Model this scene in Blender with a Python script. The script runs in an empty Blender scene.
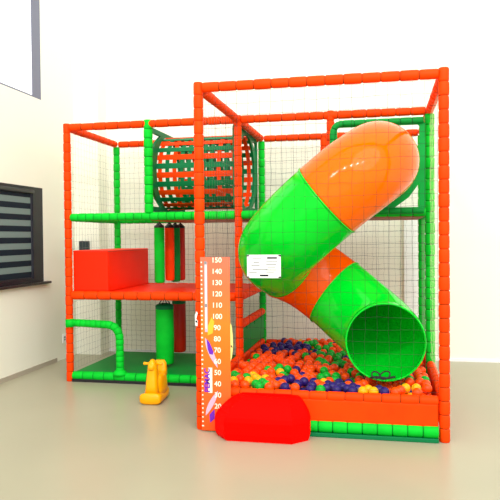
import bpy, bmesh, math, random
from mathutils import Vector, Matrix
random.seed(11)
PI = math.pi
COL = bpy.context.scene.collection
V = Vector

# ------------------------------------------------------------------ materials
def mat(name, rgb, rough=.45, spec=.5, bump=0, bscale=60, mottled=0, mscale=3, trans=0, coat=0, metal=0):
    m = bpy.data.materials.new(name); m.use_nodes = True
    nt = m.node_tree; b = nt.nodes['Principled BSDF']
    b.inputs['Base Color'].default_value = (*rgb, 1)
    b.inputs['Roughness'].default_value = rough
    b.inputs['Specular IOR Level'].default_value = spec
    b.inputs['Metallic'].default_value = metal
    b.inputs['Coat Weight'].default_value = coat
    b.inputs['Coat Roughness'].default_value = .08
    if trans: b.inputs['Transmission Weight'].default_value = trans
    tc = nt.nodes.new('ShaderNodeTexCoord')
    if mottled:
        n = nt.nodes.new('ShaderNodeTexNoise'); n.inputs['Scale'].default_value = mscale; n.inputs['Detail'].default_value = 3
        r = nt.nodes.new('ShaderNodeValToRGB')
        r.color_ramp.elements[0].position = .3; r.color_ramp.elements[1].position = .7
        r.color_ramp.elements[0].color = (*[c*(1-mottled) for c in rgb], 1)
        r.color_ramp.elements[1].color = (*[min(1, c*(1+mottled*.5)) for c in rgb], 1)
        nt.links.new(tc.outputs['Object'], n.inputs['Vector']); nt.links.new(n.outputs['Fac'], r.inputs['Fac'])
        nt.links.new(r.outputs['Color'], b.inputs['Base Color'])
    if bump:
        n = nt.nodes.new('ShaderNodeTexNoise'); n.inputs['Scale'].default_value = bscale; n.inputs['Detail'].default_value = 4
        bp = nt.nodes.new('ShaderNodeBump'); bp.inputs['Strength'].default_value = bump; bp.inputs['Distance'].default_value = .01
        nt.links.new(tc.outputs['Object'], n.inputs['Vector']); nt.links.new(n.outputs['Fac'], bp.inputs['Height'])
        nt.links.new(bp.outputs['Normal'], b.inputs['Normal'])
    return m

def s2l(r, g, b):
    f = lambda c: ((c/255+.055)/1.055)**2.4 if c/255 > .04045 else c/255/12.92
    return (f(r), f(g), f(b))

M = {
 'orange': mat('orange_vinyl', (.98, .054, .0), .55, .1, bump=.25, bscale=9, mottled=.12, mscale=6),
 'green': mat('green_vinyl', (.002, .56, .028), .55, .1, bump=.25, bscale=9, mottled=.16, mscale=6),
 'dark_green': mat('deep_green_vinyl', (.0, .27, .035), .5, .15, mottled=.14, mscale=2),
 'plate_green': mat('green_plastic_board', (.0, .17, .05), .5, .2),
 'red': mat('red_vinyl', (1.0, .02, .0), .45, .15, mottled=.06),
 'deep_red': mat('deep_red_vinyl', (.50, .014, .002), .45, .3, mottled=.06),
 'bright_red': mat('bright_red_foam_cover', (1.0, .001, .0), .6, .03),
 'slide_orange': mat('orange_moulded_plastic', (1.0, .145, .0), .10, .2, mottled=.05, mscale=1.5),
 'slide_orange_deep': mat('deep_orange_moulded_plastic', (1.0, .10, .0), .12, .2, mottled=.06, mscale=1.5),
 'slide_green': mat('green_moulded_plastic', (.0, .66, .022), .10, .2, mottled=.06, mscale=1.5),
 'seam': mat('dark_sleeve_seam', (.10, .03, .004), .8, .1),
 'seam_green': mat('dark_green_seam', (.0, .07, .015), .8, .1),
 'brown': mat('deck_underside', s2l(160, 80, 30), .6, .3),
 'net_black': mat('black_net_cord', (.018, .02, .018), .8, .2),
 'net_grey': mat('grey_net_cord', s2l(120, 122, 112), .8, .2),
 'net_cream': mat('pale_net_cord', s2l(225, 215, 180), .8, .2),
 'entry_green': mat('green_entry_board', (.0, .36, .05), .5, .15),
 'wall': mat('cream_wall_paint', s2l(243, 243, 226), .75, .15, bump=.03, bscale=40),
 'base': mat('baseboard_paint', s2l(176, 166, 148), .5, .3),
 'trim': mat('white_trim_paint', s2l(246, 246, 242), .5, .3),
 'floor': mat('beige_resin_floor', s2l(168, 163, 138), .3, .3, mottled=.05, mscale=.7),
 'frame_dark': mat('dark_aluminium', s2l(26, 24, 34), .4, .4),
 'frame_grey': mat('grey_aluminium', s2l(112, 116, 136), .45, .4),
 'sill': mat('dark_stone_sill', s2l(40, 32, 34), .35, .5),
 'blind_dark': mat('dark_blind_fabric', s2l(22, 32, 44), .8, .2),
 'blind_light': mat('sheer_blind_fabric', s2l(118, 136, 132), .8, .2),
 'black': mat('black_rubber', (.012, .012, .014), .5, .4),
 'grey_box': mat('grey_plastic_box', s2l(50, 60, 64), .5, .3),
 'white': mat('white_plastic', s2l(245, 245, 240), .4, .3),
 'print_grey': mat('grey_print', s2l(140, 142, 142), .7, .2),
 'print_black': mat('black_print', s2l(30, 32, 40), .7, .2),
 'print_purple': mat('purple_print', s2l(112, 40, 190), .6, .2),
 'print_lilac': mat('lilac_print', s2l(205, 175, 200), .6, .2),
 'print_cream': mat('cream_print', s2l(240, 222, 130), .6, .2),
 'print_white': mat('white_print', s2l(255, 240, 215), .6, .2),
 'print_amber': mat('amber_print', s2l(255, 184, 50), .6, .2),
 'yellow': mat('yellow_moulded_plastic', (1.0, .42, .0), .32, .28, mottled=.04),
 'ball_orange': mat('orange_ball_plastic', (1.0, .075, .0), .35, .28),
 'ball_green': mat('green_ball_plastic', (.0, .42, .025), .35, .28),
 'ball_purple': mat('indigo_ball_plastic', (.022, .008, .14), .35, .3),
 'ball_yellow': mat('yellow_ball_plastic', (1.0, .45, .004), .35, .28),
}
def glass():
    m = bpy.data.materials.new('window_glass'); m.use_nodes = True
    b = m.node_tree.nodes['Principled BSDF']
    b.inputs['Base Color'].default_value = (.95, .97, 1, 1); b.inputs['Roughness'].default_value = .02
    b.inputs['Transmission Weight'].default_value = 1; b.inputs['IOR'].default_value = 1.02
    return m
M['glass'] = glass()
def board_material():
    m = bpy.data.materials.new('height_chart_print'); m.use_nodes = True
    nt = m.node_tree; b = nt.nodes['Principled BSDF']; b.inputs['Roughness'].default_value = .5; b.inputs['Specular IOR Level'].default_value = .2
    tc = nt.nodes.new('ShaderNodeTexCoord'); sx = nt.nodes.new('ShaderNodeSeparateXYZ')
    mr = nt.nodes.new('ShaderNodeMapRange'); mr.inputs['From Max'].default_value = 1.52
    r = nt.nodes.new('ShaderNodeValToRGB'); cr = r.color_ramp
    cr.elements[0].position = 0; cr.elements[0].color = (.95, .085, .008, 1)
    cr.elements[1].position = 1; cr.elements[1].color = (.92, .17, .095, 1)
    for p, c in ((.22, (.97, .13, .02)), (.45, (.98, .17, .012)), (.62, (.98, .21, .02)), (.8, (.95, .17, .05))):
        e = cr.elements.new(p); e.color = (*c, 1)
    nt.links.new(tc.outputs['Object'], sx.inputs[0]); nt.links.new(sx.outputs['Z'], mr.inputs['Value'])
    nt.links.new(mr.outputs['Result'], r.inputs['Fac']); nt.links.new(r.outputs['Color'], b.inputs['Base Color'])
    return m
M['board'] = board_material()

# ------------------------------------------------------------------ helpers
def tag(o, label=None, cat=None, group=None, kind=None):
    if label: o['label'] = label
    if cat: o['category'] = cat
    if group: o['group'] = group
    if kind: o['kind'] = kind
    return o
def empty(name, label, cat, loc=(0, 0, 0), rz=0, group=None):
    o = bpy.data.objects.new(name, None); COL.objects.link(o); o.location = loc; o.rotation_euler.z = rz
    o.empty_display_size = .1
    return tag(o, label, cat, group)
def link(name, me, mats, parent=None, smooth=False):
    if not isinstance(mats, (list, tuple)): mats = [mats]
    for m in mats: me.materials.append(m)
    if smooth:
        for p in me.polygons: p.use_smooth = True
    o = bpy.data.objects.new(name, me); COL.objects.link(o)
    if parent: o.parent = parent
    return o
def done(name, bm, mats, parent=None, smooth=False):
    bmesh.ops.recalc_face_normals(bm, faces=bm.faces)
    me = bpy.data.meshes.new(name); bm.to_mesh(me); bm.free()
    return link(name, me, mats, parent, smooth)
def box(bm, a, b, bev=0, mi=0):
    c = [(a[i]+b[i])/2 for i in range(3)]; s = [abs(b[i]-a[i]) for i in range(3)]
    r = bmesh.ops.create_cube(bm, size=1, matrix=Matrix.Translation(c) @ Matrix.Diagonal((*s, 1)))
    vs = r['verts']; fs = {f for v in vs for f in v.link_faces}
    for f in fs: f.material_index = mi
    if bev:
        es = list({e for v in vs for e in v.link_edges})
        bmesh.ops.bevel(bm, geom=es, offset=bev, segments=3, affect='EDGES', profile=.5)
def boxes(name, lst, m, parent=None, bev=0):
    bm = bmesh.new()
    for a, b in lst: box(bm, a, b, bev)
    return done(name, bm, m, parent)
def frames(pts, up=None):
    """parallel-transport frames along a polyline"""
    T = []
    n = len(pts)
    for i in range(n):
        t = (pts[min(i+1, n-1)]-pts[max(i-1, 0)]).normalized(); T.append(t)
    a = V((0, 0, 1)) if abs(T[0].z) < .9 else V((0, 1, 0))
    N = [(a - T[0]*a.dot(T[0])).normalized()]
    for i in range(1, n):
        q = T[i-1].rotation_difference(T[i]); v = q @ N[-1]; N.append((v - T[i]*v.dot(T[i])).normalized())
    return T, N
def sweep(bm, pts, radii, k=12, cap=True, mi=0, phase=0, closed=False):
    pts = [V(p) for p in pts]
    T, N = frames(pts); rings = []
    for i, p in enumerate(pts):
        B = T[i].cross(N[i]); r = radii[i] if isinstance(radii, (list, tuple)) else radii
        rings.append([bm.verts.new(p + (N[i]*math.cos(phase+2*PI*j/k) + B*math.sin(phase+2*PI*j/k))*r) for j in range(k)])
    m = len(rings)
    for i in range(m if closed else m-1):
        a, b = rings[i], rings[(i+1) % m]
        for j in range(k):
            f = bm.faces.new((a[j], a[(j+1) % k], b[(j+1) % k], b[j])); f.material_index = mi
    if cap and not closed:
        for rg in (rings[0][::-1], rings[-1]):
            f = bm.faces.new(rg); f.material_index = mi
    return rings
def arc_sample(path, step):
    """resample polyline path; returns function s->point and length"""
    path = [V(p) for p in path]; L = [0]
    for i in range(1, len(path)): L.append(L[-1]+(path[i]-path[i-1]).length)
    def at(s):
        s = max(0, min(L[-1], s))
        for i in range(1, len(L)):
            if s <= L[i] + 1e-9:
                t = (s-L[i-1])/max(1e-9, L[i]-L[i-1]); return path[i-1].lerp(path[i], t)
        return path[-1].copy()
    return at, L[-1]
def sleeve(name, path, m, parent, r=.048, seg=.115, k=14):
    """padded tube: a row of snug vinyl sleeves with pinched seams"""
    at, L = arc_sample(path, 0); n = max(1, round(L/seg)); s = L/n
    P, R = [], []
    for i in range(n):
        a = i*s; rr = r*random.uniform(.965, 1.035)
        for u, q in ((.02, .86), (.04, .95), (.12, 1.0), (.5, 1.015), (.88, 1.0), (.96, .95), (.98, .86)):
            P.append(at(a+u*s)); R.append(rr*q)
    P[0] = at(0); P[-1] = at(L)
    bm = bmesh.new(); rg = sweep(bm, P, R, k)
    for i in range(7, len(rg), 7):
        st = set(rg[i-1]) | set(rg[i])
        for v in rg[i]:
            for f in v.link_faces:
                if all(q in st for q in f.verts): f.material_index = 1
    return done(name, bm, [m, M['seam_green'] if m in (M['green'], M['dark_green']) else M['seam']], parent, smooth=True)
def round_corner(path, rad, n=8):
    """polyline with rounded interior corners"""
    path = [V(p) for p in path]; out = [path[0]]
    for i in range(1, len(path)-1):
        a, b, c = path[i-1], path[i], path[i+1]
        p, q = b+(a-b).normalized()*rad, b+(c-b).normalized()*rad
        for j in range(n+1):
            t = j/n; out.append(p*(1-t)**2 + b*2*t*(1-t) + q*t*t)
    out.append(path[-1]); return out
def lathe(bm, prof, k=20, origin=(0, 0, 0), mi=0):
    o = V(origin); rings = []
    for r, z in prof:
        rings.append([bm.verts.new(o+V((r*math.cos(2*PI*j/k), r*math.sin(2*PI*j/k), z))) for j in range(k)])
    for a, b in zip(rings, rings[1:]):
        for j in range(k):
            f = bm.faces.new((a[j], a[(j+1) % k], b[(j+1) % k], b[j])); f.material_index = mi
    bm.faces.new(rings[0][::-1]); bm.faces.new(rings[-1])
def plate(outlines, thick, matrix):
    """flat board from closed 2-D outlines (first is the rim, the others are holes)"""
    cu = bpy.data.curves.new('outline', 'CURVE'); cu.dimensions = '2D'; cu.fill_mode = 'BOTH'; cu.extrude = thick/2
    for o in outlines:
        sp = cu.splines.new('POLY'); sp.points.add(len(o)-1); sp.use_cyclic_u = True
        for p, (x, y) in zip(sp.points, o): p.co = (x, y, 0, 1)
    ob = bpy.data.objects.new('tmp', cu); COL.objects.link(ob)
    me = bpy.data.meshes.new_from_object(ob.evaluated_get(bpy.context.evaluated_depsgraph_get()))
    bpy.data.objects.remove(ob); bpy.data.curves.remove(cu)
    me.transform(matrix); return me
def text_mesh(s, size, matrix, bold=0):
    cu = bpy.data.curves.new('lettering', 'FONT'); cu.body = s; cu.size = size; cu.align_x = 'CENTER'; cu.align_y = 'CENTER'
    cu.extrude = .0008; cu.offset = bold
    ob = bpy.data.objects.new('tmp', cu); COL.objects.link(ob)
    me = bpy.data.meshes.new_from_object(ob.evaluated_get(bpy.context.evaluated_depsgraph_get()))
    bpy.data.objects.remove(ob); bpy.data.curves.remove(cu)
    me.transform(matrix); return me
FACE = Matrix.Rotation(PI/2, 4, 'X')          # x right, y up, facing the viewer (-Y)

# ------------------------------------------------------------------ dimensions
H = 3.0; W = 2.064; D1 = 1.556; YB = 2.99; XL = -2.068; H1 = 1.02; H2 = 1.94
XW = -2.82; YW = 3.5; R_ = .0435

# ------------------------------------------------------------------ setting
def struct(o): o['kind'] = 'structure'; return o
struct(boxes('floor', [((-6, -9, -.1), (8, 3.8, 0))], M['floor']))
wl = [((XW-.25, -6, -.05), (XW, 0, 5.9)), ((XW-.25, 0, -.05), (XW, 2.31, 1.13)), ((XW-.25, 0, 2.36), (XW, 2.31, 3.52)),
      ((XW-.25, 0, 5.4), (XW, 2.31, 5.9)), ((XW-.25, 2.31, -.05), (XW, 3.55, 5.9))]
struct(boxes('wall_left', wl, M['wall']))
struct(boxes('wall_back', [((XW, YW, -.05), (8, YW+.2, 5.9)), ((XW, 3.2, -.05), (-2.44, YW, 5.9))], M['wall']))
struct(boxes('baseboard_left', [((XW, -6, 0), (XW+.015, 2.6, .055))], M['base']))
struct(boxes('baseboard_back', [((-2.44, YW-.012, 0), (8, YW, .04))], M['trim']))
struct(boxes('trim_1', [((1.86, YW-.05, .0), (2.04, YW, 2.0))], M['trim'], bev=.006))

def win(name, y0, y1, z0, z1, m, jamb):
    bm = bmesh.new(); x0, x1 = XW-.22, XW-.005; t = .05
    box(bm, (x0, y0, z0), (x1, y0+t, z1)); box(bm, (x0, y1-jamb, z0), (x1, y1, z1))
    box(bm, (x0, y0+t, z0), (x1, y1-jamb, z0+(t if jamb > .22 else .008))); box(bm, (x0, y0+t, z1-t), (x1, y1-jamb, z1))
    box(bm, (x0+.03, (y0+y1)/2-.02, z0+t), (x0+.07, (y0+y1)/2+.02, z1-t))
    o = struct(done(name, bm, m))
    g = boxes('glass_pane', [((x0+.04, y0+t, z0+t), (x0+.05, y1-jamb, z1-t))], M['glass'], o)
    return o
win('window_1', 0.0, 2.31, 1.13, 2.36, M['frame_dark'], .24)
win('window_2', 0.0, 2.31, 3.52, 5.4, M['frame_grey'], .21)
m = mat('white_blind_daylight_glow', (.95, .95, .95), .8, .1); bb = m.node_tree.nodes['Principled BSDF']
bb.inputs['Emission Color'].default_value = (.93, .97, 1, 1); bb.inputs['Emission Strength'].default_value = .7; M['sheer'] = m  # fabric emits light itself, standing in for bright daylight behind the blind
ub = empty('roller_blind', 'white blind with added daylight glow in the high left window', 'blind', (XW-.012, 1.05, 3.53))
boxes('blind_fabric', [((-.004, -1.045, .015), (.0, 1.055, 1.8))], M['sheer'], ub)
bm = bmesh.new(); box(bm, (-.006, -1.045, -.004), (.006, 1.055, .014), .003); done('bottom_bar', bm, M['frame_grey'], ub)
bm = bmesh.new(); sweep(bm, [(0, -1.03, 1.83), (0, 1.03, 1.83)], .03, 14); done('roller', bm, M['white'], ub, True)
struct(boxes('trim_2', [((XW-.1, -.1, 1.10), (XW+.06, 2.40, 1.13))], M['sill'], bev=.004))
# zebra roller blind in the low window
bl = empty('roller_blind', 'dark day-and-night blind with grey sheer stripes in the low left window', 'blind', (XW-.03, 1.12, 1.2))
bm = bmesh.new(); bm2 = bmesh.new(); z = 1.20; i = 0
while z < 2.26:
    h = .074 if i % 2 else .072
    (box(bm2, (-.004, -1.03, z-1.2), (.0, .93, z-1.2+h)) if i % 2 else box(bm, (-.005, -1.03, z-1.2), (.001, .93, z-1.2+h)))
    z += h; i += 1
done('blind_fabric', bm, M['blind_dark'], bl); done('sheer_band', bm2, M['blind_light'], bl)
bm = bmesh.new(); sweep(bm, [(0, -1.05, 1.1), (0, .98, 1.1)], .035, 14); done('roller', bm, M['frame_dark'], bl, True)
bm = bmesh.new(); box(bm, (-.012, -1.03, -.022), (.012, .93, .0), .004); done('bottom_bar', bm, M['frame_dark'], bl)

def outlet(name, loc, ax, label):
    t = empty(name, label, 'power outlet', loc, 0)
    s = (.012, .045, .06) if ax == 'x' else (.045, .012, .06)
    bm = bmesh.new(); box(bm, (0 if ax == 'x' else -s[0], -s[1], -s[2]), (s[0], s[1] if ax == 'x' else 0, s[2]), .004)
    done('cover_plate', bm, M['trim'], t)
    bm = bmesh.new()
    if ax == 'x':
        for z in (-.018, .018): box(bm, (s[0], -.02, z-.008), (s[0]+.003, .02, z+.008))
    done('socket', bm, M['grey_box'], t)
outlet('power_outlet', (XW, 2.82, .29), 'x', 'small white wall outlet low on the left wall behind the corner post')
t = empty('wall_box', 'small dark grey box on the back wall above the red foam blocks', 'wall box', (-2.5, 3.2, 1.58))
bm = bmesh.new(); box(bm, (-.235, -.06, -.1), (-.09, 0, .075), .008); done('housing', bm, M['grey_box'], t)
bm = bmesh.new(); box(bm, (-.22, -.066, -.085), (-.105, -.058, .06), .003); done('front_cover', bm, M['grey_box'], t)

# ------------------------------------------------------------------ play frame
fr = empty('play_frame', 'tall two-level indoor playground frame of orange and green padded tubes', 'playground frame')
def post(x, y, z0, z1, m, r=R_, seg=.112): return sleeve('post', [(x, y, z0), (x, y, z1)], M[m], fr, r, seg)
def beam(a, b, m, r=.044, seg=.15, name='beam'):
    a, b = V(a), V(b); d = (b-a).normalized()*.04
    return sleeve(name, [a+d, b-d], M[m], fr, r, seg)
T_ = H+.045
post(0, 0, 0, T_, 'orange'); post(W, 0, 0, T_, 'orange'); post(0, D1, 0, T_, 'orange'); post(XL, D1, 0, T_, 'orange')
post(W, D1, 0, T_-.08, 'green', .05)
post(XL, YB, 0, T_-.08, 'green'); post(0, YB, 0, T_-.08, 'green'); post(W, YB, 0, T_-.08, 'green')
post(-1.055, D1, H2+.04, T_, 'green', .05); post(1.03, D1, H2+.04, T_, 'orange'); post(.83, YB, H2+.04, T_-.06, 'orange')
for y in (0, D1, YB): beam((0, y, H), (W, y, H), 'orange')
for y in (D1, YB): beam((XL, y, H), (0, y, H), 'orange')
for x, y0, y1 in ((0, 0, D1), (0, D1, YB), (W, 0, D1), (W, D1, YB), (XL, D1, YB)): beam((x, y0, H), (x, y1, H), 'orange')
# upper level rails (green), middle level rails (orange), bottom rails (green)
for y in (D1, YB):
    beam((XL, y, H2), (0, y, H2), 'green', .046, .1); beam((0, y, H2), (W, y, H2), 'green', .046, .13)
for x in (XL, 0, W): beam((x, D1, H2), (x, YB, H2), 'green', .044, .12)
beam((XL, D1, H1), (0, D1, H1), 'orange', .05, .17); beam((XL, YB, H1), (0, YB, H1), 'orange', .046, .17)
for x in (XL, 0): beam((x, D1, H1), (x, YB, H1), 'orange', .046, .16)
beam((XL, D1, .07), (0, D1, .07), 'green', .05, .13)
beam((0, D1, .70), (0, YB, .70), 'orange', .046, .16)
# looped doorway tube at the low left entrance
pth = round_corner([(XL+.02, D1, .695), (-1.435, D1, .675), (-1.435, D1, .12)], .17)
ar = sleeve('entry_arch', pth, M['green'], fr, .046, .066)
bm = bmesh.new(); lathe(bm, [(.085, 0), (.085, .02), (.06, .05), (.045, .06)], 14, (-1.435, D1, .095)); done('foot_flange', bm, M['green'], ar, True)
bm = bmesh.new(); sweep(bm, [(XL-.02, D1-.05, .69), (XL+.06, D1-.02, .695)], .05, 14); done('clamp', bm, M['green'], ar, True)

# padded barrier between the low deck and the ball pit
t = empty('side_barrier', 'dark green padded side panel beside the back of the ball pit', 'padded panel', (0, 2.27, .36))
bm = bmesh.new(); box(bm, (-.03, -.66, 0), (.03, .66, .3), .02); done('pad', bm, M['dark_green'], t)
for y in (-.45, 0, .45):
    bm = bmesh.new(); box(bm, (-.036, y-.015, .26), (.036, y+.015, .305), .004); done('strap', bm, M['dark_green'], t)

# ------------------------------------------------------------------ decks
t = empty('ground_mat', 'thick green padded floor mat at the bottom of the left bay', 'play mat', (-1.03, 2.27, 0))
bm = bmesh.new(); box(bm, (-1.0, -.66, .03), (1.0, .68, .11), .02); done('mat_top', bm, M['dark_green'], t)
bm = bmesh.new(); box(bm, (-1.0, -.755, 0), (1.0, .70, .035), .004); done('mat_base', bm, M['black'], t)
t = empty('middle_deck', 'orange padded deck at waist height in the left bay', 'deck', (-1.03, 2.27, H1))
bm = bmesh.new(); box(bm, (-.98, -.67, -.0), (.98, .68, .04), .012); done('deck_pad', bm, M['red'], t)
bm = bmesh.new(); box(bm, (-.98, -.67, -.035), (.98, .68, -.002)); done('deck_board', bm, M['brown'], t)
t = empty('upper_deck', 'green topped upper deck under the woven barrel tunnel', 'deck', (-.53, 2.27, H2))
bm = bmesh.new(); box(bm, (-.52, -.665, .005), (.48, .67, .05), .012); done('deck_pad', bm, M['dark_green'], t)
bm = bmesh.new(); box(bm, (-.52, -.665, -.05), (.48, .67, .003)); done('deck_board', bm, M['brown'], t)
t = empty('upper_deck', 'upper deck behind the tube slide over the ball pit', 'deck', (1.03, 2.27, H2))
bm = bmesh.new(); box(bm, (-.98, -.665, .005), (.98, .67, .05), .012); done('deck_pad', bm, M['dark_green'], t)
bm = bmesh.new(); box(bm, (-.98, -.665, -.05), (.98, .67, .003)); done('deck_board', bm, M['brown'], t)

# ------------------------------------------------------------------ red foam blocks on the middle deck
def foam(label, x0, x1, y0, y1, m):
    t = empty('foam_block', label, 'foam block', ((x0+x1)/2, (y0+y1)/2, H1+.041))
    w, d = (x1-x0)/2, (y1-y0)/2
    bm = bmesh.new(); box(bm, (-w, -d, 0), (w, d, .49), .014); done('block', bm, M[m], t)
    bm = bmesh.new()
    pts = [(-w, -d, .475), (w, -d, .475), (w, d, .475), (-w, d, .475)]
    sweep(bm, pts, .004, 6, closed=True); done('piping', bm, M['deep_red'], t)
foam('bright red foam step block against the left corner post on the middle deck', -2.035, -1.59, 1.60, 2.93, 'red')

# ------------------------------------------------------------------ hanging bags
def bag(label, x, y, ztop, zbot, r, m, hook):
    t = empty('punching_bag', label, 'punching bag', (x, y, zbot), 0, 'hanging padded punching bags')
    h = ztop-zbot
    bm = bmesh.new(); lathe(bm, [(r*.55, 0), (r*.9, .008), (r, .03), (r*1.03, h*.5), (r, h-.03), (r*.92, h-.006), (r*.6, h)], 20)
    done('bag_body', bm, m, t, True)
    bm = bmesh.new(); ch = .055 if hook > .06 else .03
    bm.verts.ensure_lookup_table(); lathe(bm, [(r*1.01, h-ch), (r*1.03, h-ch+.005), (r*1.03, h-.02), (r*.95, h-.002), (r*.5, h+.012), (r*.2, h+.016)], 20)
    done('top_cap', bm, M['plate_green'] if hook > .06 else M['black'], t, True)
    bm = bmesh.new()
    for a in (0, PI/2, PI, 1.5*PI):
        sweep(bm, [(r*.7*math.cos(a), r*.7*math.sin(a), h), (0, 0, h+hook)], .006, 6)
    done('hanging_strap', bm, M['black'], t)
BG, BO = M['green'], M['orange']
bag('green bag hanging leftmost under the upper deck', -1.13, 2.1, 1.845, 1.13, .062, BG, .04)
bag('orange bag hanging second from left under the upper deck', -1.06, 2.28, 1.845, 1.15, .058, BO, .04)
bag('dark green bag hanging third from left under the upper deck', -1.05, 2.48, 1.845, 1.12, .062, M['dark_green'], .04)
bag('rust orange bag hanging rightmost under the upper deck', -1.03, 2.64, 1.845, 1.13, .058, M['deep_red'], .04)
bag('thick green bag hanging over the green ground mat', -1.03, 1.98, .88, .15, .108, BG, .1)
bag('rust orange bag hanging behind the thick green bag', -.99, 2.42, .9, .22, .085, M['deep_red'], .08)

# ------------------------------------------------------------------ woven barrel tunnel and end boards
def end_board(hx, hy, hole, tx, ty, thick, matrix, mname, parent, name='end_board'):
    c = .08; rim = []
    for cx, cy, a0 in ((hx-c, hy-c, 0), (-hx+c, hy-c, PI/2), (-hx+c, -hy+c, PI), (hx-c, -hy+c, 1.5*PI)):
        for j in range(7):
            a = a0+j*PI/12; rim.append((cx+c*math.cos(a), cy+c*math.sin(a)))
    outs = [rim, [(hole*math.cos(2*PI*j/48), hole*math.sin(2*PI*j/48)) for j in range(48)]]
    for sx, sy in ((1, 1), (-1, 1), (-1, -1), (1, -1)):
        ex, ey = hx-.06, hy-.06
        outs.append([(sx*ex, sy*(ey-.015)), (sx*(ex-.015), sy*ey), (sx*(ex-tx), sy*ey), (sx*(ex-tx*.42), sy*(ey-ty*.42)), (sx*ex, sy*(ey-ty))])
    me = plate(outs, thick, matrix)
    return link(name, me, M[mname], parent)
bt = empty('barrel_tunnel', 'woven orange and green strap barrel tunnel on the upper deck', 'crawl tunnel', (-.53, 2.27, 2.02))
BR = .445; ZC = 2.49-2.02
RX = Matrix.Rotation(PI/2, 4, 'Z') @ Matrix.Rotation(PI/2, 4, 'X')   # board in the Y-Z plane
for x in (-.535, .47): end_board(.655, .49, BR+.01, .3, .22, .03, Matrix.Translation((x, 0, ZC)) @ RX, 'plate_green', bt)
NL = 26; NR = 11; X0, X1 = -.53, .46
for i in range(NL):                               # straps along the tunnel
    a0 = 2*PI*i/NL; hw = .6*PI/NL; bm = bmesh.new(); prev = None; n = NR*4
    for j in range(n+1):
        u = j/n; x = X0+(X1-X0)*u
        r = BR
        ring = []
        for (da, dr) in ((-hw, 0), (0, .001), (hw, 0), (hw, .006), (0, .007), (-hw, .006)):
            ring.append(bm.verts.new((x, (r+dr)*math.sin(a0+da), ZC+(r+dr)*math.cos(a0+da))))
        if prev:
            for k in range(6): bm.faces.new((prev[k], prev[(k+1) % 6], ring[(k+1) % 6], ring[k]))
        prev = ring
    done('long_strap', bm, M['orange'] if i % 2 else M['plate_green'], bt)
for q in range(NR):                               # hoops around it
    xc = X0+(X1-X0)*(q+.5)/NR; w = .024; bm = bmesh.new(); rings = []; n = NL*4
    for j in range(n):
        a = 2*PI*j/n; r = BR-.0075
        rings.append([bm.verts.new((xc+dx, (r+dr)*math.sin(a), ZC+(r+dr)*math.cos(a))) for dx, dr in ((-w, 0), (w, 0), (w, .006), (-w, .006))])
    for j in range(n):
        a, b = rings[j], rings[(j+1) % n]
        for k in range(4): bm.faces.new((a[k], a[(k+1) % 4], b[(k+1) % 4], b[k]))
    done('hoop_strap', bm, M['plate_green'] if q in (1, 3, 4, 5, 6, 7, 9) else M['orange'], bt)

# ------------------------------------------------------------------ spiral tube slide
sl = empty('tube_slide', 'spiral tube slide of orange and green plastic sections ending in the ball pit', 'slide', (1.53, D1, 0))
off = V((-1.53, -D1, 0))
CP = [(1.545, 1.9, 2.41), (1.545, 1.50, 2.41), (1.545, 1.0, 2.405), (1.525, .62, 2.37), (1.40, .43, 2.265), (1.21, .39, 2.12), (.98, .41, 1.93),
      (.73, .50, 1.71), (.565, .72, 1.55), (.61, .98, 1.44), (.83, 1.13, 1.31), (1.08, 1.14, 1.13), (1.31, 1.02, .95), (1.50, .80, .81), (1.585, .60, .745), (1.595, .42, .735), (1.595, .2, .73)]
CP = [V(p) for p in CP]
def catmull(P, n=14):
    out = []
    for i in range(1, len(P)-2):
        a, b, c, d = P[i-1:i+3]
        for j in range(n):
            t = j/n
            out.append(.5*((2*b)+(c-a)*t+(2*a-5*b+4*c-d)*t*t+(3*b-3*c+d-a)*t**3))
    out.append(P[-2].copy()); return out
path = catmull(CP)
NP = len(path); TR = .375
TT, NN = frames(path)
idx = lambda k: (k-1)*14                         # control point -> sample
cuts = [0, idx(5)+8, idx(9)+2, idx(11)+1, NP-1]
mats_ = ['slide_orange', 'slide_green', 'slide_orange_deep', 'slide_green']
def ring_at(bm, i, r, k=48):
    B = TT[i].cross(NN[i])
    return [bm.verts.new(path[i]+off+(NN[i]*math.cos(2*PI*j/k)+B*math.sin(2*PI*j/k))*r) for j in range(k)]
def skin(bm, a, b):
    k = len(a)
    for j in range(k): bm.faces.new((a[j], a[(j+1) % k], b[(j+1) % k], b[j]))
for s in range(4):
    bm = bmesh.new(); i0, i1 = cuts[s], cuts[s+1]
    tr = lambda i: TR-.022*max(0, (i-idx(12))/(NP-1-idx(12)))
    outer = [ring_at(bm, i, tr(i)) for i in range(i0, i1+1)]; inner = [ring_at(bm, i, tr(i)-.012) for i in range(i0, i1+1)]
    for a, b in zip(outer, outer[1:]): skin(bm, a, b)
    for a, b in zip(inner, inner[1:]): skin(bm, a, b)
    skin(bm, outer[0], inner[0]); skin(bm, outer[-1], inner[-1])
    o = done('tube_section', bm, M[mats_[s]], sl, True)
    tag(o, ['bright orange elbow at the top', 'bright green elbow at the front left', 'deep orange short section', 'bright green end section'][s])
    if s < 3:                                     # bolted seam
        bm = bmesh.new(); i = i1; rr = []
        for di, r in ((-.006, TR), (-.006, TR+.008), (.006, TR+.008), (.006, TR)):
            g = ring_at(bm, i, r)
            for v in g: v.co += TT[i]*di
            rr.append(g)
        for a, b in zip(rr, rr[1:]+rr[:1]): skin(bm, a, b)
        done('joint_rib', bm, M[mats_[s+1]], o, True)
bm = bmesh.new(); i = NP-1; B = TT[i].cross(NN[i])
cp = [path[i]+off+(NN[i]*math.cos(2*PI*j/64)+B*math.sin(2*PI*j/64))*(TR-.026) for j in range(64)]
sweep(bm, cp, .008, 8, closed=True); done('exit_rim', bm, M['slide_green'], sl, True)
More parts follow.
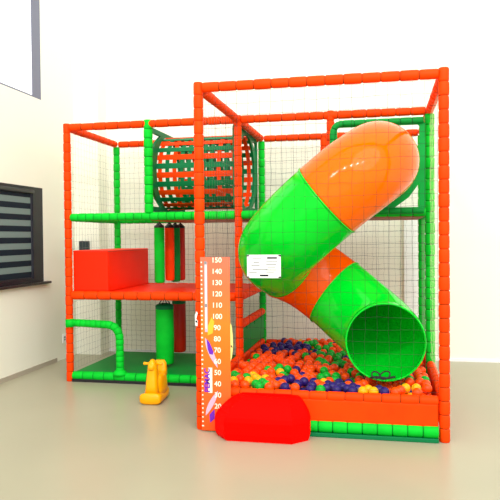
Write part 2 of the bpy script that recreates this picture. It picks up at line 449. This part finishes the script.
end_board(.485, .49, .37, .25, .25, .03, Matrix.Translation((0, -.062, 2.42)) @ FACE, 'entry_green', sl, 'entry_board')
h = .47
fp = round_corner([(h, 0, -h), (-h, 0, -h), (-h, 0, h), (h, 0, h)], .12)
fo = sleeve('entry_frame', [V(p)+V((0, -.09, 2.42)) for p in fp], M['dark_green'], sl, .034, .12)

# ------------------------------------------------------------------ ball pit
bp = empty('ball_pit', 'orange padded ball pit with green sleeved bottom edge below the slide', 'ball pit', (W/2, YB/2, 0))
po = V((-W/2, -YB/2, 0))
def pb(name, a, b, m, bev=.02):
    bm = bmesh.new(); box(bm, V(a)+po, V(b)+po, bev); return done(name, bm, M[m], bp)
e = .05
pb('wall_panel', (e, -.035, .12), (W-e, .035, .32), 'orange'); pb('wall_panel', (e, YB-.035, .1), (W-e, YB+.035, .28), 'orange')
pb('wall_panel', (-.035, e, .1), (.035, D1-e, .32), 'orange'); pb('wall_panel', (-.035, D1+e, .1), (.035, YB-e, .32), 'orange')
pb('wall_panel', (W-.035, e, .1), (W+.035, D1-e, .32), 'orange'); pb('wall_panel', (W-.035, D1+e, .1), (W+.035, YB-e, .32), 'orange')
pb('pit_floor', (.04, .04, .0), (W-.04, YB-.04, .06), 'red')
pb('base_board', (.05, -.06, 0), (W-.05, .05, .035), 'plate_green', .006)
def psl(name, a, b, m, r=.042, seg=.15): sleeve(name, [V(a)+po, V(b)+po], M[m], bp, r, seg)
psl('bottom_rail', (.05, -.01, .082), (W-.05, -.01, .082), 'green', .052, .12)
for a, b in (((.05, 0, .335), (W-.05, 0, .335)), ((.05, YB, .28), (W-.05, YB, .28)), ((0, .05, .335), (0, D1-.05, .335)), ((0, D1+.05, .33), (0, YB-.05, .30)),
             ((W, .05, .335), (W, D1-.05, .335)), ((W, D1+.05, .33), (W, YB-.05, .3))): psl('top_rail', a, b, 'orange', .042, .15)

# balls
BRAD = .044
def ball_mesh(m, seg=16, rg=10):
    bm = bmesh.new(); bmesh.ops.create_uvsphere(bm, u_segments=seg, v_segments=rg, radius=BRAD)
    me = bpy.data.meshes.new('ball'); bm.to_mesh(me); bm.free(); me.materials.append(M[m])
    for p in me.polygons: p.use_smooth = True
    return me
KIND = {'orange': ('ball_orange', 'orange plastic ball lying in the ball pit', 'orange balls in the pit'),
        'green': ('ball_green', 'green plastic ball lying in the ball pit', 'green balls in the pit'),
        'purple': ('ball_purple', 'dark indigo plastic ball lying in the ball pit', 'indigo balls in the pit'),
        'yellow': ('ball_yellow', 'yellow plastic ball lying in the ball pit', 'yellow balls in the pit')}
BM_ = {k: ball_mesh(v[0]) for k, v in KIND.items()}
# clusters of colour: centre, radius, colour, strength
CL = [((.14, .42), .18, 'green', .5), ((.10, .22), .14, 'yellow', .6), ((.38, .40), .16, 'yellow', .5), ((.45, .18), .16, 'green', .6),
      ((.85, .30), .26, 'purple', .7), ((1.22, .26), .22, 'purple', .7), ((1.05, .14), .14, 'green', .55), ((1.62, .12), .12, 'purple', .7),
      ((.62, .85), .10, 'green', .7), ((.34, 2.3), .36, 'purple', .8), ((.75, 2.0), .25, 'purple', .3), ((1.0, 1.55), .34, 'green', .55), ((1.12, .8), .26, 'green', .55),
      ((.75, 2.35), .25, 'green', .6), ((1.45, .2), .1, 'yellow', .6), ((1.80, .3), .1, 'yellow', .6), ((1.35, 2.4), .4, 'green', .4), ((1.9, .45), .12, 'purple', .4)]
def colour(x, y):
    for (cx, cy), r, c, s in CL:
        if (x-cx)**2+(y-cy)**2 < r*r and random.random() < s: return c
    u = random.random()
    return 'orange' if u < .88 else 'green' if u < .94 else 'purple' if u < .98 else 'yellow'
CAM = V((1.567, -5.391, 1.688))
balls = []
SLP = path[idx(10):]
def clear(p): return all((q-p).length > TR+BRAD+.003 for q in SLP)
def surf(x, y): return .288+.016*math.sin(3.1*x+1)*math.sin(2.3*y)-.03*(y/YB)
sp = .0905; row = 0; y = .095; pockets = []
while y < YB-.09:
    x = .09+(sp/2 if row % 2 else 0)
    while x < W-.085:
        px, py = x+random.uniform(-.001, .001), y+random.uniform(-.001, .001)
        for dz in (0, -.04, -.08):
            p = V((px, py, surf(px, py)+dz))
            if clear(p): balls.append((p, colour(px, py))); break
        if x+sp/2 < W-.085 and y+sp*.866 < YB-.09:
            pockets.append((x+sp/2, y+sp*.289)); pockets.append((x, y+sp*.577)) if row % 2 == 0 and x > .12 else None
        x += sp
    y += sp*.866; row += 1
random.shuffle(pockets); top = []
for x, y in pockets:
    if random.random() < (.62 if y < 1.2 else .5) and all((x-q[0])**2+(y-q[1])**2 > (sp*.99)**2 for q in top):
        p = V((x, y, surf(x, y)+sp*.82))
        if clear(p) and not (y < .09): top.append((x, y)); balls.append((p, colour(x, y)))
balls.sort(key=lambda b: (b[0]-CAM).length)
for p, c in balls[:300]:
    m, lab, grp = KIND[c]
    o = bpy.data.objects.new('pit_ball', BM_[c]); COL.objects.link(o); o.location = p
    tag(o, lab, 'ball', grp)
order = ['orange', 'green', 'purple', 'yellow']
def ball_heap(name, lst, label):
    vs, fs, mi = [], [], []
    k, g = 12, 7
    for p, c in lst:
        b0 = len(vs); vs.append((p.x, p.y, p.z+BRAD))
        for i in range(1, g):
            a = PI*i/g
            for j in range(k): vs.append((p.x+BRAD*math.sin(a)*math.cos(2*PI*j/k), p.y+BRAD*math.sin(a)*math.sin(2*PI*j/k), p.z+BRAD*math.cos(a)))
        vs.append((p.x, p.y, p.z-BRAD)); e_ = len(vs)-1; n0 = len(fs)
        for j in range(k):
            fs.append((b0, b0+1+j, b0+1+(j+1) % k)); fs.append((e_, e_-k+(j+1) % k, e_-k+j))
            for i in range(g-2):
                q = b0+1+i*k; fs.append((q+j, q+k+j, q+k+(j+1) % k, q+(j+1) % k))
        mi += [order.index(c)]*(len(fs)-n0)
    me = bpy.data.meshes.new(name); me.from_pydata(vs, [], fs)
    for c in order: me.materials.append(M[KIND[c][0]])
    me.polygons.foreach_set('material_index', mi); me.polygons.foreach_set('use_smooth', [True]*len(fs)); me.update()
    o = bpy.data.objects.new(name, me); COL.objects.link(o); tag(o, label, 'balls', kind='stuff')
ball_heap('pit_ball_heap', balls[300:], 'heap of mixed plastic balls filling the back of the ball pit')
# black strap lying in the slide mouth
t = empty('strap_loop', 'black looped strap lying in the mouth of the slide', 'strap', (1.56, .40, .418))
bm = bmesh.new()
for cx, r in ((-.05, .036), (.03, .044)):
    sweep(bm, [(cx+r*math.cos(a), -.02+.02*math.sin(a), .03+r*.7*math.sin(a)+.3*r*math.cos(a)*(1 if cx > 0 else -.6)) for a in [2*PI*j/20 for j in range(20)]], .007, 6, closed=True)
done('loop', bm, M['black'], t, True)
bm = bmesh.new(); sweep(bm, [(-.1, 0, .0), (-.03, -.03, .015), (.05, -.03, .008), (.12, -.02, .02)], .01, 6); done('strap_tail', bm, M['black'], t, True)

# ------------------------------------------------------------------ red half-octagon step in front of the pit
t = empty('entry_step', 'bright red half-octagon foam step in front of the ball pit', 'foam step', (.55, -.075, 0))
out = [(-.385, 0), (-.385, -.09), (-.27, -.235), (.30, -.235), (.425, -.10), (.425, 0)]
bm = bmesh.new()
ins = lambda k, dz: [((x-.15)*k+.15 if k < 1 else x, y if y > -.01 else y*k*k, dz) for x, y in out]
prof = [(.955, .0), (.985, .025), (1, .06), (1, .16), (.98, .195), (.94, .228), (.88, .262), (.81, .295), (.74, .322), (.67, .342), (.60, .352)]
rings = [[bm.verts.new(p) for p in ins(k, z)] for k, z in prof]
for a, b in zip(rings, rings[1:]): skin(bm, a, b)
bm.faces.new(rings[0][::-1]); bm.faces.new(rings[-1])
done('foam_body', bm, M['bright_red'], t)
bm = bmesh.new(); sweep(bm, [(-.16, -.02, .352), (.06, -.03, .356), (.27, -.02, .352)], .01, 8); done('top_seam', bm, M['bright_red'], t, True)

# ------------------------------------------------------------------ height chart
hc = empty('height_chart', 'tall orange height chart board with white numbers fixed to the front left post', 'height chart', (.0, -.07, 0))
BX0, BX1 = .022, .285
o = boxes('board', [((BX0, -.004, .01), (BX1, .004, 1.52))], M['board'], hc)
def T(x, z, rot=0, y=-.006): return Matrix.Translation((x, y, z)) @ FACE @ Matrix.Rotation(rot, 4, 'Z')
for k in range(15):
    n = 150-10*k; z = 1.492-.0975*k
    link('number', text_mesh(str(n), .062, T(.17, z), .001), M['print_white'], hc)
bm = bmesh.new()
for k in range(38):
    z = .05+.0385*k; w = .012 if k % 5 else .018
    box(bm, (.034-w/2, -.0055, z-.006), (.034+w/2, -.004, z+.006))
done('tick_marks', bm, M['print_white'], hc)
bm = bmesh.new(); box(bm, (.06, -.0055, .87), (.085, -.004, 1.475)); done('thermometer_bar', bm, M['print_lilac'], hc)
bm = bmesh.new(); box(bm, (.066, -.0065, .9), (.079, -.0055, 1.46)); done('thermometer_tube', bm, M['print_white'], hc)
bm = bmesh.new()
for z in (1.10, 1.47): box(bm, (.058, -.007, z-.015), (.082, -.0065, z+.015))
done('thermometer_clip', bm, M['print_grey'], hc)
def flat(name, pts, m, y=-.006): return link(name, plate([pts], .0012, Matrix.Translation((0, y, 0)) @ FACE), M[m], hc)
flat('giraffe_patch', [(.085, .84), (.13, .86), (.145, .96), (.12, 1.0), (.1, .95), (.085, .92)], 'print_amber')
def swirl(z0, z1):
    pts = []
    for j in range(13):
        u = j/12; pts.append((.062+.095*u**2.2 if z0 > z1 else .062+.095*(1-u)**2.2, z0+(z1-z0)*u)) if False else pts.append((.06+.11*(u**2), z0+(z1-z0)*u))
    for j in range(12, -1, -1):
        u = j/12; pts.append((.06+.11*(u**2)+.05*math.sin(PI*u)**.8, z0+(z1-z0)*u))
    return pts
flat('swirl', swirl(.82, .56), 'print_lilac'); flat('swirl', swirl(.14, .36), 'print_lilac')
flat('purple_flame', [(.075, .81), (.1, .78), (.135, .70), (.128, .675), (.1, .68), (.085, .72)], 'print_purple', -.0085)
flat('purple_flame', [(.1, .08), (.14, .12), (.14, .2), (.12, .18), (.095, .15)], 'print_purple', -.0085)
bm = bmesh.new(); box(bm, (.085, -.0055, .34), (.122, -.0048, .56)); done('name_panel', bm, M['print_white'], hc)
link('lettering', text_mesh('PEMAC', .066, T(.078, .45, PI/2, -.0075), .002), M['print_purple'], hc)
bm = bmesh.new()
pts = [(.286, .62), (.298, .66), (.309, .75), (.305, .86), (.296, .93), (.286, .95)]
link('animal_cutout', plate([pts], .006, FACE), M['print_cream'], hc)
link('animal_spot', plate([[(.288, .75), (.303, .735), (.303, .748), (.291, .764)]], .001, Matrix.Translation((0, -.004, 0)) @ FACE), M['print_black'], hc)
# white paper tag on the post
t = empty('post_tag', 'small torn white sticker on the left side of the front left post', 'sticker', (-.022, -.052, .98))
link('sticker', plate([[(-.012, -.06), (.008, -.065), (.012, -.02), (-.002, .0), (.012, .05), (.0, .065), (-.014, .03)]], .003, FACE), M['white'], t)
link('print', plate([[(-.008, -.03), (.01, -.034), (.006, -.016), (-.008, -.014)]], .001, Matrix.Translation((0, -.0035, 0)) @ FACE), M['print_black'], t)

# ------------------------------------------------------------------ notice tied to the front net
nt_ = empty('notice_board', 'small white rules notice tied to the net in front of the green slide', 'notice', (.575, -.022, 1.437))
nw, nh = .147, .1
bm = bmesh.new(); box(bm, (-nw, -.003, -nh), (nw, .003, nh), .001); done('panel', bm, M['white'], nt_)
bm = bmesh.new()
for x0, x1, z in ((-.10, -.02, .072), (-.09, -.04, .035), (-.11, -.035, .01), (-.10, .03, -.025), (-.13, -.06, -.05), (.02, .12, .04), (.02, .11, .018), (.03, .10, -.005), (.02, .11, -.03), (.02, .09, -.048)):
    box(bm, (x0, -.0045, z-.004), (x1, -.003, z+.004))
done('text_lines', bm, M['print_grey'], nt_)
bm = bmesh.new(); box(bm, (.03, -.0048, .066), (.115, -.003, .08)); done('heading_bar', bm, M['print_black'], nt_)
bm = bmesh.new(); box(bm, (-.035, -.0048, -.085), (.04, -.003, -.07)); done('footer_bar', bm, M['print_black'], nt_)
for sx in (-1, 1):
    for sz in (-1, 1):
        bm = bmesh.new(); box(bm, (sx*(nw-.008)-.012, -.007, sz*(nh-.008)-.006), (sx*(nw-.008)+.012, .012, sz*(nh-.008)+.006), .002)
        done('cable_tie', bm, M['black'], nt_)

# ------------------------------------------------------------------ safety nets
def net(label, o, u, v, lu, lv, step, thick, m):
    """knotted net on the rectangle o + u*[0,lu] + v*[0,lv]"""
    o, u, v = V(o), V(u), V(v); w = u.cross(v); bm = bmesh.new()
    nu, nv = round(lu/step), round(lv/step)
    P = {}
    for i in range(nu+1):
        for j in range(nv+1):
            e = .0 if i in (0, nu) or j in (0, nv) else 1
            P[i, j] = o+u*(lu*i/nu+e*random.uniform(-.006, .006))+v*(lv*j/nv+e*random.uniform(-.006, .006))+w*e*random.uniform(-.004, .004)
    h = thick/2
    def strand(ps, d, side):
        rings = [[bm.verts.new(p+side*h), bm.verts.new(p-side*h*.5+w*h*.87), bm.verts.new(p-side*h*.5-w*h*.87)] for p in ps]
        for a, b in zip(rings, rings[1:]):
            for k in range(3): bm.faces.new((a[k], a[(k+1) % 3], b[(k+1) % 3], b[k]))
    for i in range(nu+1): strand([P[i, j] for j in range(nv+1)], v, u)
    for j in range(nv+1): strand([P[i, j] for i in range(nu+1)], u, v)
    ob = done('safety_net', bm, M[m]); tag(ob, label, 'safety net', 'safety nets on the play frame'); return ob
X, Y, Z = V((1, 0, 0)), V((0, 1, 0)), V((0, 0, 1))
net('black net stretched across the front of the slide tower', (.05, .0, .4), X, Z, W-.1, H-.45, .1, .0028, 'net_black')
net('pale net along the right side of the slide tower', (W, .05, .42), Y, Z, D1-.1, H-.47, .1, .002, 'net_cream')
net('net along the left side of the slide tower beside the height chart', (0, .05, H2-.2), Y, Z, D1-.1, H-H2+.15, .1, .0016, 'net_grey')
net('fine grey net across the back behind the ball pit', (.05, YB, .34), X, Z, W-.1, H-.39, .07, .003, 'net_grey')
net('fine grey net across the back of the left bay', (XL+.05, YB, .12), X, Z, -XL-.1, H-.17, .07, .003, 'net_grey')
net('fine grey net on the left end of the left bay', (XL, D1+.05, .12), Y, Z, YB-D1-.1, H-.17, .08, .0022, 'net_grey')
net('net on the right end behind the slide entrance', (W, D1+.05, .36), Y, Z, YB-D1-.1, H-.41, .08, .003, 'net_grey')

# ------------------------------------------------------------------ yellow rocking animal
rk = empty('rocking_toy', 'yellow plastic rocking animal with handles standing before the green mat', 'rocking toy', (-.755, .99, 0), .06)
def loft(secs, k=20):
    """secs: (centre, half width x, half depth along second axis, axis2) -> superellipse rings"""
    bm = bmesh.new(); rings = []
    for c, hx, hz, ax in secs:
        c = V(c); rg = []
        for j in range(k):
            a = 2*PI*j/k; ca, sa = math.cos(a), math.sin(a)
            q = V((math.copysign(abs(ca)**.6, ca)*hx, 0, 0)) + V(ax)*math.copysign(abs(sa)**.6, sa)*hz
            rg.append(bm.verts.new(c+q))
        rings.append(rg)
    for a, b in zip(rings, rings[1:]): skin(bm, a, b)
    bm.faces.new(rings[0][::-1]); bm.faces.new(rings[-1]); return bm
# side outline of the rocker (y, z), front towards the viewer
bm = bmesh.new()
def slab(bm, prof, w, wt):
    n = len(prof); A = [bm.verts.new((-w*(wt(z)), y, z)) for y, z in prof]; B_ = [bm.verts.new((w*(wt(z)), y, z)) for y, z in prof]
    for i in range(n): bm.faces.new((A[i], A[(i+1) % n], B_[(i+1) % n], B_[i]))
    bm.faces.new(A[::-1]); bm.faces.new(B_)
bm = loft([((0, -.33, .062), .095, .045, Z), ((0, -.315, .06), .112, .058, Z), ((0, -.26, .056), .112, .054, Z), ((0, -.15, .048), .106, .047, Z), ((0, .0, .05), .104, .048, Z), ((0, .06, .056), .098, .05, Z), ((0, .09, .062), .085, .045, Z)])
body = done('rocker_base', bm, M['yellow'], rk, True)
bm = loft([((0, -.08, .07), .10, .17, Y), ((0, -.08, .13), .095, .165, Y), ((0, -.08, .2), .09, .155, Y), ((0, -.08, .25), .085, .145, Y), ((0, -.08, .275), .07, .12, Y)])
done('saddle', bm, M['yellow'], rk, True)
bm = loft([((0, -.23, .09), .075, .07, Y), ((0, -.225, .18), .063, .07, Y), ((0, -.215, .27), .056, .065, Y), ((0, -.205, .34), .05, .06, Y), ((0, -.21, .39), .043, .062, Y), ((0, -.215, .425), .03, .045, Y), ((0, -.215, .445), .012, .02, Y)])
done('neck_and_head', bm, M['yellow'], rk, True)
bm = loft([((0, -.285, .37), .02, .018, Z), ((0, -.27, .37), .032, .03, Z), ((0, -.22, .385), .04, .036, Z)]); done('muzzle', bm, M['yellow'], rk, True)
for sx in (-1, 1):
    bm = bmesh.new(); sweep(bm, [(sx*.03, -.2, .395), (sx*.07, -.2, .398), (sx*.094, -.2, .398), (sx*.10, -.2, .398)], [.014, .014, .018, .012], 12); done('handle', bm, M['yellow'], rk, True)
bm = loft([((.012, .0, .24), .075, .055, Y), ((.012, .015, .3), .072, .045, Y), ((.012, .02, .36), .066, .04, Y), ((.012, .022, .395), .045, .028, Y)]); done('backrest', bm, M['yellow'], rk, True)

# ------------------------------------------------------------------ light
w = bpy.data.worlds.new('World'); bpy.context.scene.world = w; w.use_nodes = True
bg = w.node_tree.nodes['Background']; bg.inputs['Color'].default_value = (1, 1, .985, 1); bg.inputs['Strength'].default_value = 1.02
def area(name, loc, target, size, power, col=(1, .99, .965)):
    l = bpy.data.lights.new(name, 'AREA'); l.shape = 'RECTANGLE'; l.size, l.size_y = size; l.energy = power; l.color = col
    o = bpy.data.objects.new(name, l); COL.objects.link(o); o.location = loc
    o.rotation_euler = (V(target)-V(loc)).to_track_quat('-Z', 'Y').to_euler(); return o
sun = bpy.data.lights.new('sun', 'SUN'); sun.energy = 1.15; sun.angle = math.radians(50); sun.color = (1, .99, .97)
so = bpy.data.objects.new('sun', sun); COL.objects.link(so); so.location = (3, -5, 6)
so.rotation_euler = V((-.45, .9, -.75)).to_track_quat('-Z', 'Y').to_euler()
for x in (-.2, .5, 1.2, 1.9, 2.6):
    area('ceiling_lamp', (x, -3.4, 4.4), (x, 0, 2.0), (.12, .12), 12)

# ------------------------------------------------------------------ camera
cd = bpy.data.cameras.new('camera'); co = bpy.data.objects.new('camera', cd); COL.objects.link(co)
cd.sensor_width = 36; cd.sensor_fit = 'HORIZONTAL'; cd.lens = 636.324343*36/500; cd.clip_start = .05; cd.clip_end = 100
F = V((-0.20277390857879618, 0.9790236418805431, -0.019885940727963184)); Rr = V((0.9792144224126393, 0.20263282479913672, -0.008891189628145467)); U = V((0.004675140506902106, 0.02127550123687876, 0.9997627199032582))
m = Matrix((Rr, U, -F)).transposed().to_4x4(); m.translation = V((1.5669973859605104, -5.390930192903606, 1.6876191712071082))
co.matrix_world = m
sc = bpy.context.scene; sc.camera = co
sc.view_settings.view_transform = 'Standard'; sc.view_settings.look = 'None'; sc.view_settings.exposure = 0.52
